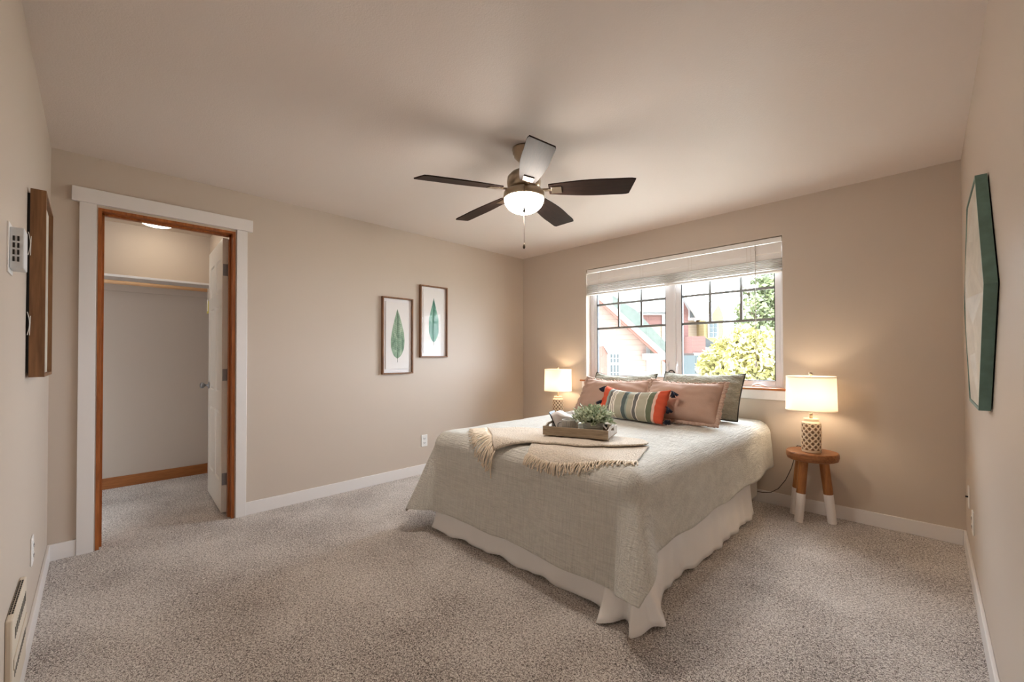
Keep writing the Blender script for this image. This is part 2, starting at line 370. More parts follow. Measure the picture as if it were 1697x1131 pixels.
# door casing
c = MB(); c.box(0, .018, -3.943, DY0-.006, 0, 2.147); c.box(0, .018, DY1+.006, -3.058, 0, 2.147)
cs = struct(c.build('trim_1', 'trim', bevel=.002), 'flat white casing around the closet doorway', 'door casing')
box('header_board', 'trim', (0, .026, -3.976, -3.024, 2.147, 2.235), cs, .002)
j = MB(); j.box(-.12, .004, DY0-.0, DY0+.018, 0, DH-.018); j.box(-.12, .004, DY1-.018, DY1, 0, DH-.018); j.box(-.12, .004, DY0, DY1, DH-.018, DH)
jb = struct(j.build('trim_2', 'jamb', bevel=.001), 'brown wooden jamb lining the closet doorway', 'door jamb')
k = MB(); k.box(-.085, -.05, DY0+.018, DY0+.030, 0, DH-.018); k.box(-.085, -.05, DY1-.030, DY1-.018, 0, DH-.018); k.box(-.085, -.05, DY0+.018, DY1-.018, DH-.030, DH-.018)
k.build('door_stop', 'jamb', jb)
# closet door, opened against the closet side wall
DZ0, DZ1, DT, DW = .018, DH-.03, .035, .72
d = thing('door_1', 'white six panel closet door standing open inside the closet', 'door', (-.128, DY1-.022, 0), math.radians(-2.5)); d['kind'] = 'structure'
bm = bmesh.new()
xs = [0, .10, .31, .41, .62, DW]; zs = [DZ0, .24, .78, .92, 1.60, 1.70, 1.93+.03, DZ1]
vg = {}
for yy in (0, DT):
    for i, x in enumerate(xs):
        for jj, z in enumerate(zs): vg[(i, jj, yy)] = bm.verts.new((-x, yy-DT, z))
pan = []
for yy in (0, DT):
    for i in range(len(xs)-1):
        for jj in range(len(zs)-1):
            f = bm.faces.new((vg[(i, jj, yy)], vg[(i+1, jj, yy)], vg[(i+1, jj+1, yy)], vg[(i, jj+1, yy)]))
            if i in (1, 3) and jj in (1, 3, 5): pan.append(f)
for i in range(len(xs)-1):
    bm.faces.new((vg[(i, 0, 0)], vg[(i+1, 0, 0)], vg[(i+1, 0, DT)], vg[(i, 0, DT)])); t = len(zs)-1
    bm.faces.new((vg[(i, t, 0)], vg[(i+1, t, 0)], vg[(i+1, t, DT)], vg[(i, t, DT)]))
for jj in range(len(zs)-1):
    for e in (0, len(xs)-1): bm.faces.new((vg[(e, jj, 0)], vg[(e, jj+1, 0)], vg[(e, jj+1, DT)], vg[(e, jj, DT)]))
bmesh.ops.recalc_face_normals(bm, faces=bm.faces[:])
for th_, dp in ((.012, -.009), (.025, 0.006)): bmesh.ops.inset_individual(bm, faces=pan, thickness=th_, depth=dp)
q = MB(); q.bm.free(); q.bm = bm; q.build('door_panel', 'door', d)
q = MB(); q.lathe([(.026, 0), (.03, .004), (.03, .008), (.011, .012), (.010, .03), (.02, .036), (.027, .048), (.024, .06), (.012, .068), (0, .069)], seg=24)
kn = q.build('door_knob', 'steel', d, smooth=True, loc=(-DW+.06, -DT, .95)); kn.rotation_euler = (PI/2, 0, 0)
for z in (.27, 1.06, 1.86):
    h = MB(); h.box(-.001, .003, -DT+.003, -.002, z-.045, z+.045); h.tube([(.004, .004, z-.045), (.004, .004, z+.045)], .006, 10)
    h.build('door_hinge', 'steel', d)
# window
YF = .125
wn = thing('window_1', 'white double casement window above the bed with grey muntin bars', 'window'); wn['kind'] = 'structure'
GX = [(1.040, 1.833), (1.990, 2.769)]; GZ0, GZ1 = .985, 2.09
f = MB(); y0, y1 = YF-.035, YF+.03
f.box(WX0, WX0+.035, y0, y1, WZ0-.02, WZ1); f.box(WX1-.035, WX1, y0, y1, WZ0-.02, WZ1)
f.box(WX0+.035, WX1-.035, y0, y1, WZ0-.02, WZ0+.03); f.box(WX0+.035, WX1-.035, y0, y1, WZ1-.035, WZ1); f.box(1.885, 1.938, y0-.004, y1, WZ0+.03, WZ1-.035)
f.build('window_frame', 'vinyl', wn, bevel=.003)
for i, (a, b) in enumerate(GX):
    oa, ob = (WX0+.035, 1.885) if i == 0 else (1.938, WX1-.035)
    f = MB(); yy0, yy1 = YF-.02, YF+.02
    f.box(oa, a, yy0, yy1, WZ0+.03, WZ1-.035); f.box(b, ob, yy0, yy1, WZ0+.03, WZ1-.035); f.box(a, b, yy0, yy1, WZ0+.03, GZ0); f.box(a, b, yy0, yy1, GZ1, WZ1-.035)
    sh = f.build('sash', 'vinyl', wn, bevel=.003)
    g = MB(); g.box(a, a+.008, YF-.021, YF+.01, GZ0, GZ1); g.box(b-.005, b, YF-.021, YF+.01, GZ0, GZ1); g.box(a+.008, b-.005, YF-.021, YF+.01, GZ0, GZ0+.004); g.build('gasket', 'gasket', sh)
    g = MB()
    for z in (1.502, 1.766, 2.03): g.box(a+.008, b-.005, YF-.006, YF+.006, z-.011, z+.011)
    for t in (1, 2):
        x = a+(b-a)*t/3; g.box(x-.011, x+.011, YF-.0065, YF+.0065, 1.502, GZ1)
    g.build('muntin', 'muntin', sh)
    MB().box(a, b, YF+.008, YF+.012, GZ0, GZ1).build('pane', 'glass', sh)
for x in (1.868, 1.957):
    g = MB(); g.box(x-.006, x+.006, y0-.012, y0-.004, 1.03, 1.14); g.box(x-.004, x+.004, y0-.026, y0-.012, 1.10, 1.12); g.tube([(x, y0-.026, 1.11), (x, y0-.032, 1.06), (x, y0-.028, 1.03)], .004, 8); g.build('sash_lock', 'vinyl', wn, bevel=.001)
g = MB(); g.tube([(1.90+.035*math.cos(t), y0-.012-.0*t, 1.01+.045*math.sin(t)) for t in [PI*i/10 for i in range(11)]], .006, 8); g.build('crank_handle', 'black', wn, smooth=True)
g = MB(); g.box(2.60, 2.70, y0-.028, y0, WZ0+.012, WZ0+.028); g.tube([(2.61, y0-.03, WZ0+.03), (2.65, y0-.045, WZ0+.045), (2.70, y0-.035, WZ0+.03), (2.72, y0-.03, WZ0+.022)], .008, 8); g.build('crank_handle', 'vinyl', wn, smooth=False, bevel=.002)
st = struct(box('trim_3', 'stoolw', (.893, 2.92, -.028, y0, WZ0-.0, WZ0+.018), bevel=.004), 'narrow brown wooden window sill', 'window sill')
ap = struct(box('trim_4', 'trim', (.917, 2.90, -.018, 0, .840, WZ0), bevel=.002), 'white apron board below the wooden window sill', 'window apron')

# ------------------------------------------------------------------ blind
bl = thing('window_blind', 'white horizontal slat blind raised to the top of the window', 'blind', (0, 0, 0))
bx0, bx1 = WX0+.006, WX1-.006
box('head_rail', 'blind', (bx0, bx1, .012, .07, 2.116, 2.155), bl, .003)
v = MB()
def val(u_, t):
    z = 2.112-.130*t; y = .010 - .008*math.sin(PI*t) + (.006 if t > .62 else 0)
    return Vector((bx0+(bx1-bx0)*u_, y, z))
v.grid(val, 2, 26).build('valance', 'blind', bl, smooth=False, solid=.004)
s_ = MB(); z = 1.984; i = 0
while z > 1.893:
    o_ = random.uniform(-.005, .005)
    s_.box(bx0-.001*random.random(), bx1+.001*random.random(), .008+o_, .056+o_, z-.0055, z+.0010); z -= .0132; i += 1
s_.build('slats', 'slat', bl)
box('bottom_rail', 'blind', (bx0, bx1, .004, .056, 1.872, 1.890), bl, .003)
for x in (1.13, 1.62, 2.10, 2.59):
    t = MB(); t.tube([(x, .002, 2.11), (x, .002, 1.98)], .0012, 6); t.tube([(x+.03, .002, 2.11), (x+.03, .002, 1.98)], .0012, 6); t.tube([(x, .003, 1.98), (x+.004, .0035, 1.88)], .0016, 6)
    t.build('lift_cord', 'cord', bl)
t = MB(); t.tube([(2.655, -.006, 2.12), (2.655, -.006, 1.16)], .0028, 8); t.lathe([(0, .06), (.004, .055), (.010, .02), (.008, .004), (0, 0)], (2.655, -.006, 1.095), 12); t.build('tilt_wand', 'slat', bl, smooth=True)

# ------------------------------------------------------------------ ceiling fan
FC = Vector((1.962, -2.068, H))
fan = thing('ceiling_fan', 'five blade ceiling fan with dark blades and a lit glass bowl', 'ceiling fan', FC)
q = MB(); q.lathe([(0, -.001), (.068, -.001), (.070, -.012), (.062, -.020), (.066, -.030), (.055, -.045), (.058, -.052), (.035, -.075), (.014, -.082), (0, -.082)], seg=36); q.build('canopy', 'nickel', fan, smooth=True)
q = MB(); q.tube([(0, 0, -.07), (0, 0, -.15)], .013, 16); q.build('down_rod', 'nickel', fan, smooth=True)
q = MB(); q.lathe([(0, -.135), (.03, -.137), (.075, -.15), (.098, -.175), (.102, -.205), (.098, -.232), (.080, -.248), (.07, -.252), (0, -.252)], seg=40); q.build('motor_housing', 'nickel', fan, smooth=True)
q = MB(); q.lathe([(0, -.250), (.085, -.250), (.112, -.258), (.122, -.272), (.124, -.30), (.118, -.306), (0, -.306)], seg=40); q.build('light_ring', 'nickel', fan, smooth=True)
q = MB(); q.lathe([(.112, -.304)]+[(.118*math.cos(a), -.306-.085*math.sin(a)) for a in [PI/2*i/12 for i in range(13)]][:-1]+[(0, -.391)], seg=40)
q.build('glass_bowl', emit('fan_bowl_light', (1.0, 0.90, 0.80, 1), FAN_LAMP), fan, smooth=True)
for a in (33, 105, 178, 249, 321):
    e = MB()
    def blade(u_, t, top=1):
        x = .15+.49*u_; wd = (.045+.028*math.sin(min(1, u_*1.35)*PI*.62)) 
        if u_ > .93: wd *= 1-.10*((u_-.93)/.07)**2
        xx = x - .03*(t)*(1 if u_ > .5 else 0)*(u_-.5)*2
        return Vector((xx, (t-.5)*2*wd, 0))
    e.grid(lambda u_, t: blade(u_, t), 24, 6)
    bo = e.build('blade', 'blade', fan, solid=.007, fix=True)
    rot = Matrix.Rotation(math.radians(a), 4, 'Z') @ Matrix.Translation((0, 0, -.248)) @ Matrix.Rotation(math.radians(2.5), 4, 'Y') @ Matrix.Rotation(math.radians(-13), 4, 'X')
    bo.matrix_local = rot
    ir = MB(); ir.box(.09, .185, -.010, .010, -.012, -.002); ir.box(.165, .225, -.030, .030, -.013, -.008); ir.tube([(.07, 0, .012), (.10, 0, -.008)], .010, 8)
    io = ir.build('blade_iron', 'nickel', fan, bevel=.002); io.matrix_local = rot
def chain(x, y, z1, zz, nm):
    q = MB(); q.tube([(x, y, z1), (x, y, zz)], .0016, 6); q.lathe([(0, .0), (.004, -.004), (.007, -.018), (.008, -.028), (.005, -.036), (0, -.038)], (x, y, zz), 12)
    q.build(nm, M['chain'], fan, smooth=True)
chain(.088, -.092, -.28, -.395, 'pull_chain'); chain(.0, .0, -.39, -.565, 'pull_chain')

# ------------------------------------------------------------------ wall pictures
def picture(nm, label, y0, y1, z0, z1, mat, kind):
    p = thing(nm, label, 'picture', (0, (y0+y1)/2, (z0+z1)/2), 0, 'framed leaf prints'); w_, h_ = (y1-y0)/2, (z1-z0)/2
    f = MB(); t = .013
    f.box(.002, .034, -w_, -w_+t, -h_, h_); f.box(.002, .034, w_-t, w_, -h_, h_); f.box(.002, .034, -w_+t, w_-t, -h_, -h_+t); f.box(.002, .034, -w_+t, w_-t, h_-t, h_)
    f.build('picture_frame', 'frame', p, bevel=.0015)
    box('backing', 'mat', (.004, .008, -w_+t, w_-t, -h_+t, h_-t), p)
    pr = box('print', 'paper', (.012, .016, -w_+t+.028, w_-t-.030, -h_+t+.035, h_-t-.03), p)
    pts = []
    if kind == 0:
        L, wl, n = .48, .071, 24
        prof = [(wl*max(0, math.sin(PI*s**.72))**.85*(1-.30*s)*1.16, s) for s in [i/n for i in range(n+1)]]
        cx = lambda s: .006*math.sin(3*s)-.004; zb = -.222
    else:
        L, wl, n = .46, .060, 24
        prof = [(wl*min(1, (s/.22)**.6)*min(1, max(0, (1-s)/.48)), s) for s in [i/n for i in range(n+1)]]
        cx = lambda s: .0; zb = -.214
    g = MB()
    g.grid(lambda a, b: Vector((.0168, cx(a)+(b-.5)*2*max(.0005, prof[int(round(a*n))][0])*1.0, zb+L*a)), n, 8)
    g.build('leaf_print', mat, pr, solid=.0006)
    g = MB(); g.tube([(.0178, cx(i/12)-.0, zb-.035*(1-i/12)+(L+.0)*i/12*.98) for i in range(13)], .0014, 6)
    for i in range(4, 22):
        s = i/n
        for sg in (-1, 1):
            g.tube([(.0176, cx(s), zb+L*s), (.0176, cx(s)+sg*prof[i][0]*.8, zb+L*s+(.02 if kind == 0 else .012))], .0006, 4)
    g.build('leaf_vein', 'leafvein', pr)
    box('glass_pane', 'pglass', (.026, .028, -w_+t, w_-t, -h_+t, h_-t), p)
picture('leaf_picture', 'wood framed green leaf print, the lower picture nearer the closet', -1.958, -1.627, 1.027, 1.768, 'leafA', 0)
picture('leaf_picture', 'wood framed teal leaf print, the higher picture nearer the window corner', -1.543, -1.206, 1.186, 1.928, 'leafB', 1)

# side-on wooden wall panel on the left wall, its front facing +y
p = thing('wood_framed_canvas', 'deep brown wooden box frame hung beside the thermostat', 'picture', (1.2, RY, 1.488))
f = MB(); f.box(-.012, 0, .008, .050, -.368, .368); f.box(-.40, -.388, .008, .050, -.368, .368); f.box(-.388, -.012, .008, .050, .356, .368); f.box(-.388, -.012, .008, .050, -.368, -.356)
f.build('box_frame', 'panelw', p, bevel=.001)
box('canvas_panel', 'relief', (-.388, -.012, .030, .036, -.356, .356), p)
box('gap_shade', 'black', (-.39, -.010, 0, .008, -.35, .35), p)  # black slab standing in for the shade in the gap behind the frame
for z in (.15, -.16):
    g = MB(); g.tube([(.003, .004+.006*math.sin(PI*t), z+.045-.09*t) for t in [i/8 for i in range(9)]], .0012, 6); g.tube([(.002, .012, z+.03), (.002, .010, z-.045)], .001, 6)
    g.build('hanging_wire', 'cord', p)
# thermostat
t = thing('thermostat', 'light grey slotted thermostat box on the left wall', 'thermostat', (1.70, RY, 1.53))
box('wall_plate', 'white', (-.085, .012, 0, .004, -.075, .078), t, .001)
box('housing', 'statgrey', (-.08, 0, .004, .034, -.062, .064), t, .003)
g = MB()
for yv in (.0125, .0215):
    for i in range(4):
        zc = .030-.021*i; g.box(-.0005, .0012, yv-.0022, yv+.0022, zc-.0075, zc+.0075)
g.build('vent_slots', 'heatdark', t)
# wall heater
t = thing('wall_heater', 'beige enamel wall heater with slotted grille near the floor', 'heater', (1.66, RY, 0.24))
box('housing', 'heater', (-.37, .0, 0, .017, -.145, .150), t, .005)
g = MB()
for kx in range(2):
    for i in range(16): g.box(-.33+.018*i, -.33+.018*i+.012, .003+kx*.006, .007+kx*.006, .1502, .1515)
g.build('top_slots', 'heatdark', t)
g = MB()
for z0 in (.07, -.05):
    g = MB()
    for i in range(14): x = -.34+.022*i; g.box(x, x+.006, .017, .0178, z0, z0+.035)
    g.build('front_slots', 'heatdark', t)
g = MB(); g.box(-.36, -.012, .017, .020, -.012, .02); g.build('grille_rail', 'heater', t, bevel=.001)
# outlets
def outlet(nm, label, loc, rz, sw=False):
    o = thing(nm, label, 'outlet' if not sw else 'wall plate', loc, rz)   # local +y points into room
    box('cover_plate', 'white', (-.036, .036, 0, .006, -.06, .06), o, .003)
    if not sw:
        for z in (-.022, .022):
            q = box('socket', 'white', (-.016, .016, .006, .008, z-.014, z+.014), o, .002)
            g = MB(); g.box(-.009, -.006, .008, .0088, z-.004, z+.007); g.box(.006, .009, .008, .0088, z-.004, z+.007); g.box(-.002, .002, .008, .0088, z-.010, z-.006); g.build('socket_slots', 'black', q)
    else:
        q = MB(); q.tube([(0, .006, 0), (0, .017, 0)], .005, 10); q.build('cable_jack', 'black', o)
outlet('wall_outlet', 'white double wall outlet under the leaf pictures by the bed', (0, -1.480, .335), -PI/2)
outlet('wall_outlet', 'white outlet low on the left wall above the baseboard', (.90, RY, .36), 0)
outlet('wall_outlet', 'white outlet low on the right wall, nearer the camera', (RX, -.62, .32), PI/2)
outlet('cable_plate', 'white cable jack plate low on the right wall near the corner', (RX, -.33, .385), PI/2, True)

# ------------------------------------------------------------------ hexagonal wall art
t = thing('hexagon_wall_art', 'green edged hexagonal wall art with pale folded facets on the right wall', 'wall art', (RX, -1.38, 1.425))
cor = [(-.50, 0), (-.23, .428), (.23, .428), (.50, 0), (.23, -.428), (-.23, -.428)]
for i in range(6):
    a, b = cor[i], cor[(i+1) % 6]; kk = .975
    g = MB(); g.prism([(-.004, a[0], a[1]), (-.004, b[0], b[1]), (-.004, b[0]*kk, b[1]*kk), (-.004, a[0]*kk, a[1]*kk)], (-.030, 0, 0)); g.build('edge_strip', 'teal', t)
g = MB()
ring = [Vector((-.030, a*.974, b*.974)) for a, b in cor]; mid = []
for i in range(6):
    p0 = ring[i]; p1 = ring[(i+1) % 6]; mid.append(((p0+p1)/2)*.55 + Vector((-.026, 0, 0)))
cen = Vector((-.052, 0, 0)); vr = [g.bm.verts.new(x) for x in ring]; vm = [g.bm.verts.new(x) for x in mid]; vc = g.bm.verts.new(cen)
inn = [g.bm.verts.new(Vector((-.020, x.y*.5, x.z*.5))) for x in ring]
for i in range(6):
    j2 = (i+1) % 6
    g.bm.faces.new((vr[i], vr[j2], vm[i])); g.bm.faces.new((vr[i], vm[i], inn[i])); g.bm.faces.new((vr[j2], inn[j2], vm[i]))
    g.bm.faces.new((inn[i], vm[i], vc)); g.bm.faces.new((vm[i], inn[j2], vc))
g.build('carved_panel', 'relief', t)

# ------------------------------------------------------------------ closet fittings
box_ = thing('closet_shelf', 'white wall shelf spanning the back of the closet', 'shelf', (CX, 0, 1.905))
box('shelf_board', 'trim', (0, .30, CY0, CY1, -.009, .011), box_, .002)
g = MB(); g.box(0, .018, CY0, CY1, -.10, -.009); g.box(.018, .27, CY1-.018, CY1, -.10, -.009); g.build('cleat', 'closet', box_)
t = MB(); t.tube([(0, 0, 0), (0, CY1-CY0-.036, 0)], .017, 14)
tag(t.build('closet_rod', 'rod', smooth=True, loc=(CX+.28, CY0+.018, 1.850)), 'round pale wooden hanging rod under the closet shelf', 'closet rod')
t = thing('closet_light', 'lit flush dome light on the closet ceiling', 'ceiling light', (-1.22, -3.48, H))
q = MB(); q.lathe([(0, -.001), (.145, -.001), (.145, -.018), (0, -.018)], seg=36); q.build('base_plate', 'white', t, smooth=False)
q = MB(); q.lathe([(.138, -.018)]+[(.138*math.cos(a), -.018-.060*math.sin(a)) for a in [PI/2*i/8 for i in range(8)]]+[(0, -.078)], seg=36); q.build('glass_dome', emit('closet_dome_light', (1.0, .88, .70, 1), CLOSET_LAMP), t, smooth=True)
t = thing('hang_tag', 'small yellow card tag hanging on white string in the closet', 'tag', (-1.30, -3.095, 1.84))
q = MB(); q.tube([(.03, 0, -.0), (.0335, 0, -.03), (.012, 0, -.10)], .002, 6); q.tube([(-.006, 0, .012), (-.01, 0, -.03), (.0, 0, -.10)], .002, 6); q.tube([(-.006, 0, .012), (.01, 0, .02), (.03, 0, 0)], .002, 6); q.build('string', 'cord', t)
box('card', 'yellow', (-.025, .03, -.003, .003, -.22, -.10), t)
box('price_slip', 'paper', (.0, .028, -.006, -.003, -.20, -.09), t)
q = MB(); q.tube([(0, 0, 0), (0, -.05, -.004), (0, -.055, .01)], .004, 8); q.box(-.012, .012, -.003, 0, -.02, .02)
tag(q.build('coat_hook', 'steel', loc=(-.95, CY1, 2.10)), 'small metal hook on the closet wall above the shelf', 'hook')

# ------------------------------------------------------------------ bed
bed = thing('bed', 'bed with a white gathered skirt below the comforter', 'bed', (1.96, -1.12, 0))
def off(fn): return lambda a, b: fn(a, b)-Vector((1.96, -1.12, 0))
q = MB(); q.box(1.25-1.96, 2.68-1.96, -2.12+1.12, -.06+1.12, .36, .655); q.build('mattress', 'mattress', bed, bevel=.05)
q = MB(); q.box(1.26-1.96, 2.67-1.96, -2.11+1.12, -.06+1.12, .06, .36); q.build('box_base', 'mattress', bed, bevel=.01)
# skirt: outline points x, y at floor
path = [(1.215, -.08), (1.205, -1.0), (1.19, -1.9), (1.20, -2.18), (1.30, -2.21), (1.75, -2.18), (2.19, -2.175), (2.50, -2.175), (2.575, -2.20), (2.60, -2.285), (2.645, -2.27), (2.68, -2.19), (2.715, -2.20), (2.75, -2.26), (2.79, -2.22), (2.80, -2.14), (2.835, -2.10), (2.80, -2.03), (2.735, -1.93), (2.70, -1.70), (2.725, -1.4), (2.735, -1.1), (2.735, -.75), (2.735, -.40), (2.70, -.37)]
def seglen(P):
    L = [0]
    for a, b in zip(P, P[1:]): L.append(L[-1]+math.hypot(b[0]-a[0], b[1]-a[1]))
    return L
SL = seglen(path)
def along(s):
    s *= SL[-1]
    for i in range(len(path)-1):
        if s <= SL[i+1] or i == len(path)-2:
            t = (s-SL[i])/(SL[i+1]-SL[i])
            P0, P1, P2, P3 = path[max(i-1, 0)], path[i], path[i+1], path[min(i+2, len(path)-1)]
            f = lambda k: .5*((2*P1[k])+(-P0[k]+P2[k])*t+(2*P0[k]-5*P1[k]+4*P2[k]-P3[k])*t*t+(-P0[k]+3*P1[k]-3*P2[k]+P3[k])*t**3)
            return f(0), f(1)
def skirt(u_, t):
    x, y = along(u_); tx, ty = min(max(x, 1.24), 2.69), min(max(y, -2.13), -.06)
    w_ = t**.8; wob = .007*math.sin(u_*SL[-1]*38+3*noise.noise(Vector((x*3, y*3, 0))))
    px, py = tx+(x-tx)*(1-w_)+0, ty+(y-ty)*(1-w_)
    dx, dy = x-1.96, y+1.12; l = math.hypot(dx, dy)
    z = .010+.008*math.sin(u_*SL[-1]*21)*(1-t)+.345*t
    return Vector((px+dx/l*wob*(1-.6*t), py+dy/l*wob*(1-.6*t), z))-Vector((1.96, -1.12, 0))
q = MB(); q.grid(skirt, 420, 14); q.build('bed_skirt', 'skirt', bed, smooth=True, solid=.003)

# comforter
TOPZ, RE = .682, .10
IX0, IX1, IY0, IY1 = 1.27, 2.665, -2.105, -.05
DL, DR, DF = .60, .41, .575
def cloth(a, b, lift=0.0):
    qx = min(max(a, IX0), IX1); qy = max(b, IY0); ox, oy = a-qx, b-qy; rho = math.hypot(ox, oy)
    crown = -.010*((a-1.96)/.8)**2
    lump = .006*noise.noise(Vector((a*4, b*4, 3.1)))+.003*noise.noise(Vector((a*11, b*11, 1)))
    if rho < 1e-6: return Vector((a, b, TOPZ+crown+lump+lift))
    dx, dy = ox/rho, oy/rho; L = RE*PI/2
    corner = abs(2*dx*dy)
    r_ = RE+lift
    if rho < L:
        an = rho/RE; out = r_*math.sin(an); dn = RE-r_*math.cos(an)
    else:
        e = rho-L; fl = .10+.36*corner
        s = (qx*1.0 if abs(dx) < .5 else 0)+(qy if abs(dx) > .5 else 0)
        out = r_+fl*e; dn = RE+e*math.sqrt(1-fl*fl)
        th = math.atan2(dy, dx)
        fold = .009*math.sin(s*11+1.0)*(1-corner)+.022*math.sin(th*6+.3)*corner+.012*noise.noise(Vector((qx*3, qy*3, e*2)))
        out += fold*min(1, e/.25)
        dn -= .002*math.sin(s*23)*(1-corner)*min(1, e/.2)
    return Vector((qx+dx*out, qy+dy*out, TOPZ+crown-dn+lump))
def comf(u_, t):
    a = IX0-DL+(IX1+DR-IX0+DL)*u_; b = IY1-.0-(IY1-IY0+DF)*t
    # soften the two cloth corners
    ox = max(IX0-a, a-IX1, 0); oy = max(IY0-b, 0)
    if ox > 0 and oy > 0:
        mx = DL if a < IX0 else DR
        k_ = math.hypot(ox/mx, oy/DF); lim = 1.13
        if k_ > 1.0:
            sc = 1+(k_-1)*(lim-1)/(math.sqrt(2)-1); sc /= k_
            a = (IX0-ox*sc) if a < IX0 else (IX1+ox*sc); b = IY0-oy*sc
    return cloth(a, b)
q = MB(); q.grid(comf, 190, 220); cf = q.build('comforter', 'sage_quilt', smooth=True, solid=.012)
tag(cf, 'crinkled pale sage grey comforter draped over the bed', 'comforter')

# throw blanket, laid on the comforter (coordinates run over the cloth)
def poly_at(P, t):
    n = len(P)-1; k = min(int(t*n), n-1); f = t*n-k
    P0, P1, P2, P3 = P[max(k-1, 0)], P[k], P[k+1], P[min(k+2, n)]
    g = lambda c: .5*((2*P1[c])+(-P0[c]+P2[c])*f+(2*P0[c]-5*P1[c]+4*P2[c]-P3[c])*f*f+(-P0[c]+3*P1[c]-3*P2[c]+P3[c])*f**3)
    return g(0), g(1)
BKA = [(1.47, -1.93), (1.72, -1.72), (2.05, -1.62), (2.31, -1.585), (2.44, -1.55), (2.52, -1.62)]
FRA = [(1.86, -2.21), (1.99, -2.14), (2.12, -2.055), (2.27, -1.985), (2.42, -1.86), (2.545, -1.70)]
BKB = [(2.02, -2.05), (2.20, -1.95), (2.36, -1.80), (2.54, -1.66)]
FRB = [(2.10, -2.19), (2.28, -2.21), (2.48, -2.16), (2.66, -2.03)]
thr = thing('throw_blanket', 'cream knitted throw blanket with a long fringe across the bed foot', 'blanket', (0, 0, 0))
def layer(BK, FR, lift, puff):
    def f(s, t):
        p = poly_at(BK, s); r = poly_at(FR, s); a = p[0]*(1-t)+r[0]*t; b = p[1]*(1-t)+r[1]*t
        l = lift+puff*math.sin(PI*min(1, max(0, t)))**.5*.5+puff*(t**6)*.8+.003*noise.noise(Vector((a*9, b*9, 5)))
        if t > .985: l -= puff*.7
        return cloth(a, b, l)
    return f
q = MB(); q.grid(layer(BKA, FRA, .020, .012), 90, 40); q.grid(layer(BKB, FRB, .010, .006), 60, 30)
q.build('throw_cloth', 'throw', thr, smooth=True, solid=.008)
q = MB()
def strand(a, b, da, db, L, lift):
    pts = []; w1 = random.uniform(-.3, .3); w2 = random.uniform(0, 6)
    for i in range(6):
        t = i/5; aa = a+da*L*t-db*w1*L*t*t+.004*math.sin(w2+t*5); bb_ = b+db*L*t+da*w1*L*t*t
        pts.append(cloth(aa, bb_, lift*(1-t*.6)+.004))
    q.tube(pts, [.0038, .0034, .0034, .003, .003, .0045], 5)
for i in range(58):
    t = i/57; a = 1.47*(1-t)+1.86*t; b = -1.93*(1-t)-2.21*t
    dd = Vector((-.62+.35*t, -.70-.2*t)).normalized(); strand(a, b, dd.x, dd.y, random.uniform(.09, .13)+.03*t, .016)
q.build('fringe', 'fringe', thr, smooth=True); q = MB()
for i in range(74):
    t = i/73; p = poly_at(FRB, t); dd = Vector((-.45+.75*t, -.85)).normalized(); strand(p[0], p[1]+.01, dd.x, dd.y, random.uniform(.04, .065), .010)
q.build('fringe', 'fringe', thr, smooth=True)

